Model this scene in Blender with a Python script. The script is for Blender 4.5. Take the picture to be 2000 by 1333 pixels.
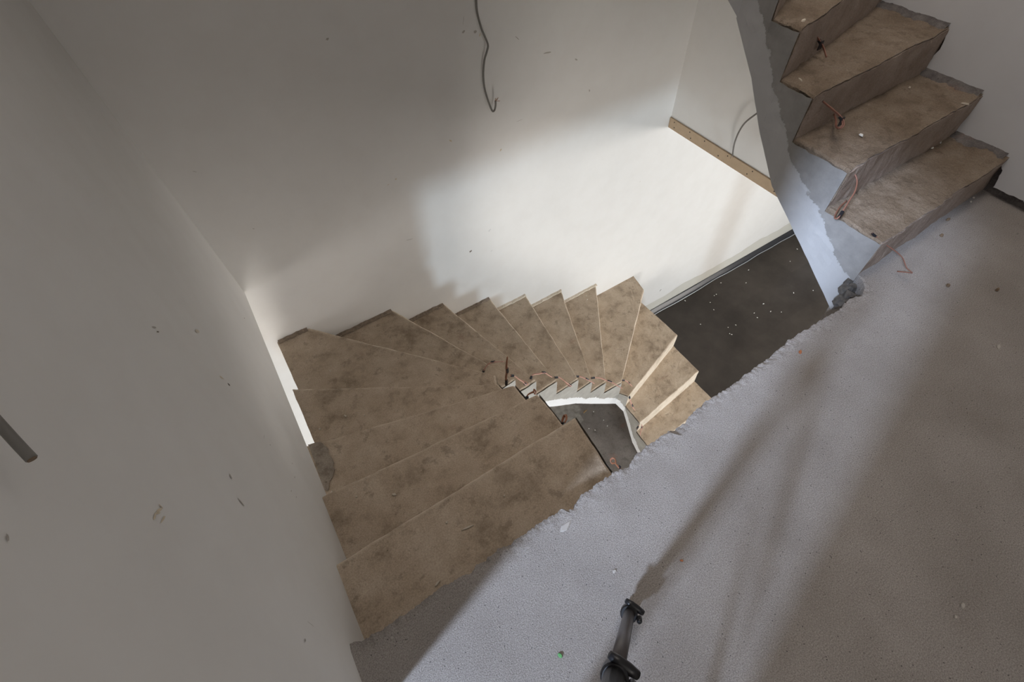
import bpy, bmesh, math, random
from mathutils import Vector, Matrix, noise
from mathutils.geometry import tessellate_polygon
random.seed(7)
for o in list(bpy.data.objects): bpy.data.objects.remove(o, do_unlink=True)
SC = bpy.context.scene
C = SC.collection

# ------------------------------------------------------------------ survey of the place (metres)
# x runs along the landing edge, y away from the camera, z up; the landing floor is z = 0
R_CAM = [[0.845018, -0.532919, -0.044067], [-0.454955, -0.673191, -0.582949], [0.280999, 0.512651, -0.811313]]
F_PX = 952.553
EDGE = [(-0.3128, 0.3339), (-0.2737, 0.3309), (-0.2506, 0.33), (-0.2173, 0.3284), (-0.178, 0.3289), (-0.1019, 0.3329), (-0.0521, 0.3281), (-0.0088, 0.3218), (0.0283, 0.3292), (0.0829, 0.3308), (0.124, 0.3255), (0.1642, 0.3261), (0.2006, 0.3278), (0.2643, 0.3263), (0.303, 0.324), (0.3197, 0.3114), (0.3325, 0.3084), (0.3684, 0.3265), (0.4289, 0.3278), (0.5097, 0.3303), (0.545, 0.317), (0.5674, 0.3219), (0.5869, 0.3351), (0.6325, 0.3397), (0.6768, 0.3396), (0.7374, 0.3398), (0.7625, 0.334), (0.8248, 0.3409), (0.8598, 0.349), (0.922, 0.3513), (0.9586, 0.3526), (1.0113, 0.3484), (1.0814, 0.3525), (1.1855, 0.3583), (1.2937, 0.3643), (1.3571, 0.3704), (1.4503, 0.366), (1.5094, 0.3661), (1.5567, 0.3631), (1.596, 0.36), (1.6308, 0.3663), (1.6735, 0.3737), (1.7252, 0.3569), (1.7668, 0.3756), (1.8337, 0.4009)]
LIN = [(0.5327, 0.3289), (0.5794, 0.6128), (0.5726, 0.8541), (0.5607, 1.0408), (0.5181, 1.1856), (0.5885, 1.358), (0.7423, 1.3579), (0.902, 1.3686), (1.0819, 1.3788), (1.2871, 1.3878), (1.4419, 1.4047), (1.6071, 1.4308), (1.8014, 1.4014), (1.8701, 1.3278), (1.8483, 1.122)]
LOUT = [(-0.3315, 0.3444), (-0.3563, 0.6104), (-0.349, 0.9377), (-0.3717, 1.303), (-0.3728, 1.7651), (-0.1831, 2.2833), (0.3393, 2.2895), (0.7049, 2.2951), (1.0787, 2.2739), (1.4132, 2.2793), (1.7864, 2.2932), (2.1984, 2.2821), (2.6383, 2.0806), (2.662, 1.5748), (2.6452, 1.2248)]
LW = {'landing edge': [(0.5342, 0.3313, -0.02), (0.5289, 0.343, -0.0163), (0.5251, 0.3516, -0.0125), (0.5159, 0.3559, -0.0088), (0.5182, 0.3645, -0.005), (0.5264, 0.3653, -0.0012), (0.5285, 0.3562, 0.0025), (0.52, 0.3441, 0.0063), (0.5181, 0.328, 0.01)], 'first': [(0.5485, 0.6452, -0.26), (0.5535, 0.6528, -0.252), (0.5689, 0.6613, -0.244), (0.5737, 0.6585, -0.236), (0.5637, 0.642, -0.228), (0.5446, 0.6294, -0.22)], 'second': [(0.5501, 0.9025, -0.46), (0.5586, 0.9151, -0.45), (0.5742, 0.9136, -0.44), (0.5868, 0.9077, -0.43), (0.5913, 0.9103, -0.42), (0.5895, 0.8953, -0.41), (0.5792, 0.8799, -0.4), (0.5724, 0.8776, -0.39), (0.5727, 0.8858, -0.38)], 'third': [(0.5499, 1.094, -0.6), (0.5522, 1.0901, -0.525), (0.5499, 1.0698, -0.45), (0.5435, 1.0566, -0.375), (0.5469, 1.0503, -0.3)], 'fifth': [(0.5619, 1.4031, -0.92), (0.5736, 1.3984, -0.88), (0.5937, 1.3913, -0.84), (0.611, 1.369, -0.8), (0.6251, 1.332, -0.76), (0.6435, 1.288, -0.72)], 'sixth': [(0.7393, 1.4085, -1.11), (0.7665, 1.3996, -1.1286), (0.7812, 1.3765, -1.1471), (0.7974, 1.3612, -1.1657), (0.8069, 1.3413, -1.1843), (0.828, 1.3449, -1.2029), (0.8285, 1.376, -1.2214), (0.822, 1.4029, -1.24)], 'seventh': [(0.8787, 1.3935, -1.26), (0.9079, 1.4072, -1.248), (0.9441, 1.3954, -1.252), (0.9862, 1.3917, -1.272), (1.0104, 1.3784, -1.308), (1.0402, 1.3776, -1.36)], 'eighth': [(1.0895, 1.4132, -1.46), (1.1274, 1.4038, -1.4817), (1.1489, 1.3648, -1.5033), (1.1654, 1.3492, -1.525), (1.179, 1.3354, -1.5467), (1.1724, 1.3551, -1.5683), (1.18, 1.4012, -1.59)], 'ninth': [(1.2904, 1.4215, -1.64), (1.3323, 1.4119, -1.665), (1.3639, 1.3876, -1.69), (1.3892, 1.3673, -1.715), (1.4124, 1.3375, -1.74)], 'tenth': [(1.4503, 1.4157, -1.8), (1.4966, 1.4074, -1.8233), (1.5341, 1.3938, -1.8467), (1.5665, 1.3665, -1.87), (1.6061, 1.3287, -1.8933), (1.6295, 1.2959, -1.9167), (1.6559, 1.2665, -1.94)], 'twelfth': [(1.8248, 1.4186, -2.18), (1.8596, 1.4073, -2.205), (1.8805, 1.3927, -2.23), (1.8945, 1.3763, -2.255), (1.9048, 1.3623, -2.28)], 'thirteenth': [(1.8673, 1.3313, -2.37), (1.8638, 1.3058, -2.4025), (1.8639, 1.2776, -2.435), (1.8673, 1.2531, -2.4675), (1.8773, 1.2362, -2.5)], 'fourteenth': [(1.7965, 1.1021, -2.55), (1.8443, 1.1248, -2.5717), (1.889, 1.1504, -2.5933), (1.8837, 1.1179, -2.615), (1.8697, 1.1032, -2.6367), (1.8485, 1.0872, -2.6583), (1.8345, 1.0724, -2.68)]}
UW = {'fourth': [(1.9138, 1.0975, 0.63), (1.9706, 1.11, 0.61), (2.0055, 1.1065, 0.59), (2.0247, 1.0925, 0.57), (2.0352, 1.0738, 0.55), (2.0269, 1.0427, 0.53)], 'third': [(1.8778, 0.9278, 0.47), (1.8843, 0.8974, 0.4578), (1.8937, 0.8694, 0.4456), (1.9062, 0.8524, 0.4333), (1.9127, 0.8309, 0.4211), (1.9034, 0.8126, 0.4089), (1.8952, 0.8146, 0.3967), (1.9226, 0.8414, 0.3844), (1.98, 0.8778, 0.3722), (2.044, 0.9308, 0.36)], 'second': [(1.8553, 0.6834, 0.31), (1.8583, 0.6586, 0.2967), (1.8525, 0.6402, 0.2833), (1.8211, 0.6181, 0.27), (1.78, 0.6036, 0.2567), (1.7394, 0.5892, 0.2433), (1.7041, 0.5785, 0.23), (1.717, 0.5957, 0.2167), (1.797, 0.6264, 0.2033), (1.8667, 0.6417, 0.19)], 'first': [(1.8065, 0.4818, 0.175), (1.821, 0.4581, 0.1602), (1.8358, 0.4406, 0.1454), (1.8554, 0.4262, 0.1305), (1.8747, 0.4052, 0.1157), (1.8918, 0.3887, 0.1009), (1.905, 0.3716, 0.0861), (1.9096, 0.3569, 0.0713), (1.9083, 0.3362, 0.0565), (1.9219, 0.315, 0.0416), (1.9243, 0.3337, 0.0268), (1.9217, 0.3561, 0.012)]}
CB = [(1.1949, 2.273, 0.687), (1.1929, 2.27, 0.6214), (1.1897, 2.265, 0.5738), (1.189, 2.265, 0.5225), (1.2008, 2.26, 0.4568), (1.2135, 2.255, 0.4173), (1.224, 2.25, 0.3796), (1.2157, 2.25, 0.3538), (1.1998, 2.255, 0.3134), (1.1871, 2.255, 0.2502), (1.1864, 2.255, 0.1859), (1.1935, 2.25, 0.1322), (1.2048, 2.245, 0.0837), (1.2152, 2.24, 0.0541), (1.2255, 2.235, 0.0586), (1.2311, 2.23, 0.0845), (1.2303, 2.225, 0.1119)]
CR = [(2.7, 1.5913, -0.13), (2.67, 1.6087, -0.1495), (2.64, 1.6169, -0.1652), (2.62, 1.6502, -0.2251), (2.62, 1.6686, -0.2939), (2.63, 1.6779, -0.3716), (2.65, 1.6823, -0.4355), (2.66, 1.6807, -0.4718)]
CL = [(-0.36, 0.538, 1.0579), (-0.345, 0.5011, 1.0499), (-0.335, 0.4684, 1.0364), (-0.33, 0.4484, 1.0243), (-0.325, 0.4299, 1.0132)]
FLOORCRUMB = [(3.3553, 2.2332), (3.6221, 2.2331), (3.5723, 2.1898), (3.9095, 2.0556), (3.9445, 2.057), (4.1239, 2.1568), (3.7929, 2.0063), (4.368, 1.9887), (4.5546, 2.1182), (5.081, 1.9351), (5.3268, 2.0289), (4.699, 1.5667), (4.913, 1.4646), (3.7465, 1.9042), (3.7857, 1.607), (3.6902, 1.6312), (4.0645, 1.5463), (4.2578, 1.524), (4.3513, 1.451), (4.0881, 1.6121), (3.6477, 1.5381), (3.6376, 1.5587), (3.4676, 1.8354), (4.2808, 1.648)]
WELLCRUMB = [(1.7738, 1.6222), (1.7988, 1.4916), (1.6201, 1.4983), (1.6607, 1.4515), (1.791, 1.4206)]
WELLFLAKE = (1.707, 1.6735)
CHIP = [((-0.1106, 0.3883, -0.18), 0.03, 0.009), ((0.0501, 0.4816, -0.18), 0.05, 0.009), ((-0.0023, 0.533, -0.18), 0.012, 0.008), ((0.202, 0.5046, -0.18), 0.01, 0.006), ((-0.2465, 0.864, -0.36), 0.011, 0.01), ((-0.123, 0.7929, -0.36), 0.022, 0.012), ((-0.3541, 1.0242, -0.54), 0.018, 0.012), ((-0.3573, 1.0786, -0.54), 0.009, 0.009), ((-0.3249, 1.4554, -0.72), 0.016, 0.014), ((-0.1902, 1.4541, -0.72), 0.022, 0.012), ((-0.1081, 1.4032, -0.72), 0.016, 0.006), ((-0.1758, 1.9032, -0.9), 0.022, 0.01), ((2.0313, 2.2201, -1.98), 0.02, 0.008), ((2.0127, 2.1803, -1.98), 0.022, 0.01)]
UCHIP = [((2.017, 0.7771, 0.34), 0.02, 0.014), ((2.474, 0.879, 0.34), 0.012, 0.01), ((2.5271, 0.6767, 0.34), 0.03, 0.007), ((1.8519, 1.087, 0.68), 0.03, 0.012), ((1.8432, 1.0044, 0.51), 0.03, 0.006), ((2.5369, 0.6701, 0.17), 0.016, 0.01), ((2.4735, 0.6649, 0.17), 0.014, 0.008), ((2.5584, 0.4315, 0.0), 0.012, 0.008), ((2.5935, 0.4406, 0.0), 0.01, 0.008)]
FCHIP = [((0.2819, 0.2769, 0.0), 0.05, 0.02), ((-0.2575, 0.2947, 0.0), 0.008, 0.006), ((0.324, 0.1097, 0.0), 0.014, 0.01), ((0.9781, -0.4363, 0.0), 0.012, 0.008), ((1.0175, -0.4315, 0.0), 0.018, 0.012), ((1.8934, -0.0457, 0.0), 0.03, 0.015)]
GREEN = (0.0869, 0.0316, 0.0)
ORANGE = (0.4952, 0.0321, 0.0)
BRICK = (1.3189, 0.3128, -0.0)
PEB = [(2.0185, 0.2089, 0.0), (2.1442, 0.0974, 0.0), (2.2582, 0.3805, 0.0), (2.3713, 0.4206, 0.0)]
SB = [((1.117, 2.285, 0.4545), 0.018, 0.012, 0.3, 'g'), ((1.1793, 2.285, 0.4388), 0.02, 0.014, -0.5, 'g'), ((1.2026, 2.285, 0.4194), 0.014, 0.008, 1.2, 'o'), ((1.1236, 2.285, 0.5005), 0.05, 0.002, 1.3, 'g'), ((1.4139, 2.285, 0.3514), 0.04, 0.004, -0.8, 'g'), ((1.6015, 2.285, 0.2297), 0.05, 0.008, -0.1, 'g'), ((1.7989, 2.285, 0.1408), 0.024, 0.009, -0.7, 'g'), ((1.9149, 2.285, -0.0712), 0.022, 0.01, -1.2, 'g'), ((0.9816, 2.285, -0.8859), 0.025, 0.016, 0.2, 'd'), ((1.1433, 2.285, -0.7803), 0.03, 0.014, 0.6, 'l'), ((0.9645, 2.285, -0.0505), 0.02, 0.01, -0.9, 'o'), ((1.274, 2.285, -0.2249), 0.02, 0.01, 0.8, 'o'), ((0.6108, 2.285, -0.1469), 0.012, 0.008, 0.9, 'o'), ((0.5613, 2.285, -0.1617), 0.014, 0.004, 0.2, 'o'), ((0.5927, 2.285, -0.5733), 0.06, 0.003, -0.2, 'g'), ((0.4901, 2.285, 0.5854), 0.014, 0.01, 0.5, 'g'), ((-0.1494, 2.285, -0.1116), 0.012, 0.004, -0.9, 'g'), ((3.1814, 2.285, -2.6885), 0.035, 0.014, 0.9, 'd'), ((2.5109, 2.285, -0.9765), 0.02, 0.003, 0.7, 'g'), ((1.1423, 2.285, -0.9694), 0.02, 0.008, 0.3, 'l'), ((-0.2312, 2.285, 0.2489), 0.018, 0.002, -0.7, 'g'), ((1.413, 2.285, -0.0872), 0.05, 0.002, 0, 'g')]
SL = [((-0.36, 1.0173, 0.6188), 0.03, 0.005, -0.9, 'g'), ((-0.36, 1.0119, 0.6074), 0.016, 0.004, -0.8, 'd'), ((-0.36, 1.0949, 0.2552), 0.018, 0.008, -1.4, 'd'), ((-0.36, 1.0923, 0.2992), 0.03, 0.008, -1.3, 'o'), ((-0.36, 1.8627, -0.2317), 0.016, 0.005, -0.9, 'd'), ((-0.36, 0.4887, 0.7375), 0.026, 0.005, -0.9, 'o'), ((-0.36, 0.4729, 0.7522), 0.02, 0.004, -0.5, 'o'), ((-0.36, 0.4741, 0.7327), 0.028, 0.003, -0.7, 'o'), ((-0.36, 0.4982, 0.7314), 0.014, 0.003, 1.2, 'o'), ((-0.36, 0.4809, 0.7443), 0.022, 0.003, -1.1, 'o'), ((-0.36, 0.6825, 0.437), 0.014, 0.01, 0.3, 'g'), ((-0.36, 0.6209, 0.422), 0.03, 0.006, 1.1, 'g'), ((-0.36, 1.2244, 0.3739), 0.04, 0.014, -0.8, 'l2'), ((-0.36, 0.3662, 0.9975), 0.01, 0.003, 0.1, 'g'), ((-0.36, 0.9785, -0.1117), 0.012, 0.004, -0.9, 'g'), ((-0.36, 0.9061, -0.0792), 0.016, 0.004, -0.8, 'g'), ((-0.36, 0.9821, 0.0978), 0.03, 0.002, -0.6, 'g'), ((-0.36, 0.9671, 0.0646), 0.012, 0.005, -1.0, 'g'), ((-0.36, 0.8122, 0.0181), 0.018, 0.003, -0.8, 'g'), ((-0.36, 0.8017, -0.0126), 0.016, 0.003, -0.8, 'g'), ((-0.36, 0.3273, 0.3024), 0.012, 0.005, -0.9, 'g'), ((-0.36, 0.3694, 0.2393), 0.04, 0.0015, 1.3, 'g'), ((-0.36, 1.1005, -0.5069), 0.03, 0.0015, -0.9, 'g')]
PLASTER = [(1.2438, 0.5228), (1.1218, 0.5142), (0.9465, 0.5013), (0.9259, 0.4712), (0.9211, 0.4291), (0.9323, 0.3692), (0.919, 0.318), (0.8042, 0.3064), (0.6876, 0.318), (0.6862, 0.2316), (0.6825, 0.1426), (0.6277, 0.1481), (0.4705, 0.1527), (0.438, 0.1141), (0.4196, 0.04), (0.3013, 0.0481)]
WELLPATCH = [(1.6973, 1.7648), (1.682, 1.7182), (1.6409, 1.6893), (1.639, 1.6351), (1.6311, 1.5991), (1.5806, 1.5917), (1.5532, 1.6234), (1.3886, 1.5714), (1.2609, 1.7895), (1.3817, 2.0611)]
PATCH3 = [(-0.3662, 1.2906), (-0.3133, 1.2704), (-0.3033, 1.2173), (-0.3028, 1.1657), (-0.3059, 1.1123), (-0.3349, 1.0772), (-0.368, 1.0358), (-0.3775, 1.0602), (-0.3696, 1.1622)]
PATCH2 = [(-0.3421, 0.8939), (-0.2858, 0.8965), (-0.2517, 0.8352), (-0.2501, 0.7781), (-0.2835, 0.7453), (-0.3191, 0.7155), (-0.3443, 0.6907), (-0.3537, 0.7378)]

H_CAM = 1.46          # lens height above the landing
XL, XR, YB = -0.36, 2.70, 2.285        # well walls: left, right, back
ZLOW = -3.04          # floor of the storey below
RISE_L, RISE_U = 0.18, 0.17

# ------------------------------------------------------------------ camera
cd = bpy.data.cameras.new('camera'); cam = bpy.data.objects.new('camera', cd); C.objects.link(cam)
cd.sensor_width = 36; cd.lens = F_PX / 2000 * 36; cd.clip_start = 0.02
rt, dn, fw = (Vector(r) for r in R_CAM)
m = Matrix((rt, -dn, -fw)).transposed().to_4x4(); m.translation = (0, 0, H_CAM)
cam.matrix_world = m
SC.camera = cam

# ------------------------------------------------------------------ light and exposure
w = bpy.data.worlds.new('World'); SC.world = w; w.use_nodes = True
w.node_tree.nodes['Background'].inputs[0].default_value = (0.75, 0.85, 1, 1)
w.node_tree.nodes['Background'].inputs[1].default_value = 0.3
vs = SC.view_settings
vs.view_transform = 'Standard'; vs.look = 'None'; vs.gamma = 1; vs.use_curve_mapping = False
vs.exposure = 0.20
def area(name, loc, target, sx, sy, power, col):
    d = bpy.data.lights.new(name, 'AREA'); d.shape = 'RECTANGLE'; d.size = sx; d.size_y = sy
    d.energy = power; d.color = col
    o = bpy.data.objects.new(name, d); C.objects.link(o); o.location = loc
    o.rotation_euler = (Vector(target) - Vector(loc)).to_track_quat('-Z', 'Y').to_euler()
    return o
# daylight in the house openings, plus added fill on and below the landing
sd = bpy.data.lights.new('hazy_sun', 'SUN'); sd.energy = 4.4; sd.angle = math.radians(5); sd.color = (0.66, 0.78, 1.0)
sun = bpy.data.objects.new('hazy_sun', sd); C.objects.link(sun); sun.location = (-6, -2, 6)
sun.rotation_euler = Vector((math.cos(math.radians(15.5)), math.sin(math.radians(15.5)), -0.70)).to_track_quat('-Z', 'Y').to_euler()
area('stair_skylight', (1.2, 1.1, 4.36), (1.2, 1.1, 0), 1.3, 0.7, 34, (1.0, 0.90, 0.81))
area('landing_fill', (0.5, -2.56, 1.6), (0.5, 0, 1.6), 1.36, 1.36, 8, (1.0, 0.90, 0.80))  # added warm fill behind the camera, with an opening made for it
area('lower_hall_daylight', (-0.05, -8.25, -1.2), (-0.05, 0, -1.2), 0.76, 0.86, 232, (0.70, 0.86, 1.0))
area('lower_side_daylight', (-4.14, -1.2, -1.15), (0, -1.2, -1.15), 1.96, 0.96, 26, (1.0, 0.95, 0.92))
area('lower_right_daylight', (6.14, -1.7, -1.4), (0, -1.7, -1.4), 2.56, 1.46, 168, (1.0, 0.95, 0.90))
area('lower_door_fill', (-0.95, -2.64, -2.0), (-0.95, 0, -2.0), 1.3, 1.9, 104, (1.0, 0.95, 0.89))  # added fill that lights the well from below

# ------------------------------------------------------------------ materials
def mat(name):
    m = bpy.data.materials.new(name); m.use_nodes = True
    nt = m.node_tree; b = nt.nodes['Principled BSDF']
    return m, nt, b
def N(nt, t, **kw):
    n = nt.nodes.new(t)
    for k, v in kw.items():
        if k.startswith('i_'):
            key = k[2:]; n.inputs[int(key) if key.isdigit() else key.replace('_', ' ')].default_value = v
        else: setattr(n, k, v)
    return n
def noise_n(nt, vec, scale, detail=4, rough=0.55):
    n = N(nt, 'ShaderNodeTexNoise', i_Scale=scale, i_Detail=detail, i_Roughness=rough)
    nt.links.new(vec, n.inputs['Vector']); return n.outputs['Fac']
def ramp(nt, fac, stops):
    r = N(nt, 'ShaderNodeValToRGB'); e = r.color_ramp.elements
    while len(e) < len(stops): e.new(0.5)
    for q, (p, c) in zip(e, stops): q.position = p; q.color = (*c, 1) if len(c) == 3 else c
    nt.links.new(fac, r.inputs[0]); return r.outputs['Color']
def mix(nt, fac, a, b, mode='MIX'):
    x = N(nt, 'ShaderNodeMix', data_type='RGBA', blend_type=mode)
    if isinstance(fac, (int, float)): x.inputs[0].default_value = fac
    else: nt.links.new(fac, x.inputs[0])
    for s, v in ((6, a), (7, b)):
        if isinstance(v, tuple): x.inputs[s].default_value = (*v, 1)
        else: nt.links.new(v, x.inputs[s])
    return x.outputs[2]
def bump(nt, b, h, strength, dist=0.01, prev=None):
    n = N(nt, 'ShaderNodeBump', i_Strength=strength, i_Distance=dist)
    nt.links.new(h, n.inputs['Height'])
    if prev: nt.links.new(prev, n.inputs['Normal'])
    nt.links.new(n.outputs[0], b.inputs['Normal']); return n.outputs[0]
def obco(nt): return N(nt, 'ShaderNodeTexCoord').outputs['Object']
def simple(name, col, rough=0.6, metal=0.0, var=0.0, scale=40):
    m, nt, b = mat(name); b.inputs['Roughness'].default_value = rough; b.inputs['Metallic'].default_value = metal
    if var:
        f = noise_n(nt, obco(nt), scale, 5)
        c = ramp(nt, f, [(0.3, tuple(v * (1 - var) for v in col)), (0.7, tuple(min(1, v * (1 + var)) for v in col))])
        nt.links.new(c, b.inputs['Base Color'])
    else: b.inputs['Base Color'].default_value = (*col, 1)
    return m
def plaster(name, col=(0.80, 0.788, 0.765)):
    m, nt, b = mat(name); v = obco(nt); b.inputs['Roughness'].default_value = 0.75
    f = noise_n(nt, v, 1.6, 6, 0.6); g = noise_n(nt, v, 9, 4)
    c = ramp(nt, f, [(0.3, tuple(x * 0.95 for x in col)), (0.7, col)])
    c = mix(nt, 0.05, c, ramp(nt, g, [(0.35, (0.5, 0.45, 0.38)), (0.6, (0.8, 0.8, 0.78))]))
    nt.links.new(c, b.inputs['Base Color'])
    bump(nt, b, noise_n(nt, v, 60, 4), 0.05, 0.004)
    return m
def concrete(name, dark, mid, light, stain=(0.25, 0.12, 0.08), grain=0.35, dustscale=7, edge=None):
    m, nt, b = mat(name); v = obco(nt); b.inputs['Roughness'].default_value = 0.9
    b.inputs['Specular IOR Level'].default_value = 0.2
    f = noise_n(nt, v, dustscale, 9, 0.66)
    c = ramp(nt, f, [(0.30, dark), (0.47, mid), (0.68, light)])
    # darker damp blotches, reddish paint stains, pale specks, dark pits
    patch = ramp(nt, noise_n(nt, v, 16, 7, 0.72), [(0.36, (1, 1, 1)), (0.44, (0, 0, 0))])
    c = mix(nt, N_mul(nt, patch, 0.55), c, tuple(x * 0.85 for x in dark))
    sp = ramp(nt, noise_n(nt, v, 5.5, 5, 0.6), [(0.64, (0, 0, 0)), (0.72, (1, 1, 1))])
    c = mix(nt, N_mul(nt, sp, 0.30), c, stain)
    fine = noise_n(nt, v, 200, 4, 0.75)
    c = mix(nt, 0.55, c, ramp(nt, fine, [(0.30, (0.30, 0.29, 0.28)), (0.70, (0.74, 0.75, 0.76))]), 'OVERLAY')
    sc2 = ramp(nt, noise_n(nt, v, 55, 4, 0.75), [(0.68, (0, 0, 0)), (0.71, (1, 1, 1))])
    c = mix(nt, N_mul(nt, sc2, 0.45), c, tuple(min(1, x * 1.35) for x in light))
    sd = ramp(nt, noise_n(nt, v, 70, 4, 0.7), [(0.29, (1, 1, 1)), (0.33, (0, 0, 0))])
    c = mix(nt, N_mul(nt, sd, 0.6), c, tuple(x * 0.4 for x in dark))
    if edge:                                              # scraped, paler arris along the nosing (stored per vertex)
        at = N(nt, 'ShaderNodeAttribute', attribute_name='wear')
        k = N(nt, 'ShaderNodeMath', operation='MULTIPLY'); nt.links.new(at.outputs['Fac'], k.inputs[0])
        nt.links.new(ramp(nt, noise_n(nt, v, 18, 4), [(0.38, (0, 0, 0)), (0.55, (1, 1, 1))]), k.inputs[1])
        c = mix(nt, k.outputs[0], c, edge)
    nt.links.new(c, b.inputs['Base Color'])
    p = bump(nt, b, noise_n(nt, v, 26, 7, 0.68), grain, 0.014)
    bump(nt, b, fine, grain * 0.9, 0.004, p)
    return m
def N_mul(nt, fac, k):
    q = N(nt, 'ShaderNodeMath', operation='MULTIPLY'); q.inputs[1].default_value = k
    nt.links.new(fac, q.inputs[0]); return q.outputs[0]
M = {}
M['plaster'] = plaster('painted_plaster')
M['plaster_cool'] = plaster('rough_plaster', (0.69, 0.70, 0.725))
M['tread'] = concrete('dusty_stair_concrete', (0.295, 0.233, 0.172), (0.485, 0.392, 0.297), (0.60, 0.50, 0.393), edge=(0.72, 0.62, 0.50))
M['riser'] = concrete('pale_riser_cement', (0.52, 0.44, 0.34), (0.66, 0.57, 0.46), (0.74, 0.66, 0.55))
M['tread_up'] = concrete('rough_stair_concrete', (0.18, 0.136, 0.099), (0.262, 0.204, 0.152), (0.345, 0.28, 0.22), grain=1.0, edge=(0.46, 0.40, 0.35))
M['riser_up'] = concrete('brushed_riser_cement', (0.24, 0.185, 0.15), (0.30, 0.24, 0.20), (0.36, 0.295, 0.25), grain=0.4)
M['mortar'] = concrete('dark_mortar', (0.11, 0.10, 0.098), (0.17, 0.155, 0.15), (0.25, 0.23, 0.22), grain=0.9, dustscale=20)
def screed():
    m, nt, b = mat('sandy_screed'); v = obco(nt); b.inputs['Roughness'].default_value = 0.92
    b.inputs['Specular IOR Level'].default_value = 0.2
    f = noise_n(nt, v, 3.0, 8, 0.62)
    c = ramp(nt, f, [(0.3, (0.285, 0.26, 0.24)), (0.7, (0.385, 0.36, 0.34))])
    g = noise_n(nt, v, 300, 3, 0.7)
    c = mix(nt, 0.75, c, ramp(nt, g, [(0.28, (0.22, 0.21, 0.21)), (0.72, (0.80, 0.80, 0.80))]), 'OVERLAY')
    vo = N(nt, 'ShaderNodeTexVoronoi', i_Scale=75.0); nt.links.new(v, vo.inputs['Vector'])
    wn = ramp(nt, vo.outputs['Distance'], [(0.09, (1, 1, 1)), (0.15, (0, 0, 0))])
    sel = ramp(nt, noise_n(nt, v, 40, 2), [(0.50, (0, 0, 0)), (0.56, (1, 1, 1))])
    c = mix(nt, N_mul(nt, mix(nt, 1.0, wn, sel, 'MULTIPLY'), 0.8), c, (0.05, 0.045, 0.05))
    nt.links.new(c, b.inputs['Base Color'])
    p = bump(nt, b, noise_n(nt, v, 14, 6, 0.65), 0.12, 0.02)
    bump(nt, b, g, 0.8, 0.004, p)
    return m
M['screed'] = screed()
def lower_floor():
    m, nt, b = mat('dark_lower_floor'); v = obco(nt); b.inputs['Specular IOR Level'].default_value = 0.25; b.inputs['Roughness'].default_value = 0.55
    f = noise_n(nt, v, 1.7, 6, 0.65)
    c = ramp(nt, f, [(0.3, (0.036, 0.030, 0.025)), (0.7, (0.078, 0.066, 0.056))])
    br = N(nt, 'ShaderNodeTexBrick', i_Scale=1.0, i_Mortar_Size=0.0, i_Brick_Width=0.9, i_Row_Height=0.45)
    br.inputs['Color1'].default_value = (0.80, 0.80, 0.80, 1); br.inputs['Color2'].default_value = (1, 1, 1, 1)
    nt.links.new(v, br.inputs['Vector'])
    c = mix(nt, 1.0, c, br.outputs['Color'], 'MULTIPLY')
    nt.links.new(c, b.inputs['Base Color'])
    bump(nt, b, noise_n(nt, v, 90, 4), 0.08, 0.004)
    return m
M['lower_floor'] = lower_floor()
def stringer_mat(name, white, grey, level):
    # paint line: white wash below, bare grey plaster above, ragged border (UV v = height above the soffit edge)
    m, nt, b = mat(name); b.inputs['Roughness'].default_value = 0.8
    uv = N(nt, 'ShaderNodeTexCoord').outputs['UV']; v = obco(nt)
    sep = N(nt, 'ShaderNodeSeparateXYZ'); nt.links.new(uv, sep.inputs[0])
    n1 = noise_n(nt, v, 9, 7, 0.7)
    a = N(nt, 'ShaderNodeMath', operation='MULTIPLY_ADD'); a.inputs[1].default_value = 0.16
    nt.links.new(n1, a.inputs[0]); nt.links.new(sep.outputs[1], a.inputs[2])
    k = ramp(nt, a.outputs[0], [(level + 0.08, (0, 0, 0)), (level + 0.084, (1, 1, 1))])
    g = ramp(nt, noise_n(nt, v, 12, 7, 0.65), [(0.3, tuple(x * 0.72 for x in grey)), (0.7, grey)])
    wcol = ramp(nt, noise_n(nt, v, 5, 5), [(0.3, tuple(x * 0.93 for x in white)), (0.7, white)])
    nt.links.new(mix(nt, k, wcol, g), b.inputs['Base Color'])
    bump(nt, b, noise_n(nt, v, 70, 5), 0.2, 0.004)
    return m
M['stringer_low'] = stringer_mat('limewashed_stringer', (0.80, 0.80, 0.80), (0.42, 0.40, 0.36), 0.085)
M['stringer_up'] = stringer_mat('half_painted_stringer', (0.47, 0.47, 0.475), (0.315, 0.305, 0.295), 0.15)
M['copper'] = simple('copper_wire', (0.30, 0.13, 0.07), 0.5, 0.0)
M['pink'] = simple('pink_wire', (0.55, 0.30, 0.24), 0.5)
M['tape'] = simple('black_tape', (0.012, 0.013, 0.018), 0.4)
M['cable'] = simple('grey_cable', (0.19, 0.18, 0.165), 0.5)
M['redwire'] = simple('red_brown_wire', (0.27, 0.125, 0.09), 0.5)
M['mdf'] = simple('fibreboard', (0.50, 0.375, 0.25), 0.7, var=0.06, scale=25)
M['screw'] = simple('dark_screw', (0.03, 0.028, 0.025), 0.5, 0.6)
M['tripod'] = simple('grey_tripod_metal', (0.095, 0.085, 0.085), 0.35, 0.5)
M['tripod_black'] = simple('tripod_plastic', (0.014, 0.014, 0.016), 0.35)
M['rubber'] = simple('rubber', (0.02, 0.02, 0.02), 0.8)
M['chip'] = simple('plaster_chip', (0.62, 0.56, 0.47), 0.9)
M['crumb'] = simple('white_crumb', (0.85, 0.84, 0.80), 0.9)
M['flake'] = simple('brown_flake', (0.30, 0.20, 0.10), 0.8)
M['green'] = simple('green_plastic', (0.12, 0.36, 0.13), 0.3)
M['orange'] = simple('orange_flake', (0.42, 0.15, 0.06), 0.7)
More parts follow.
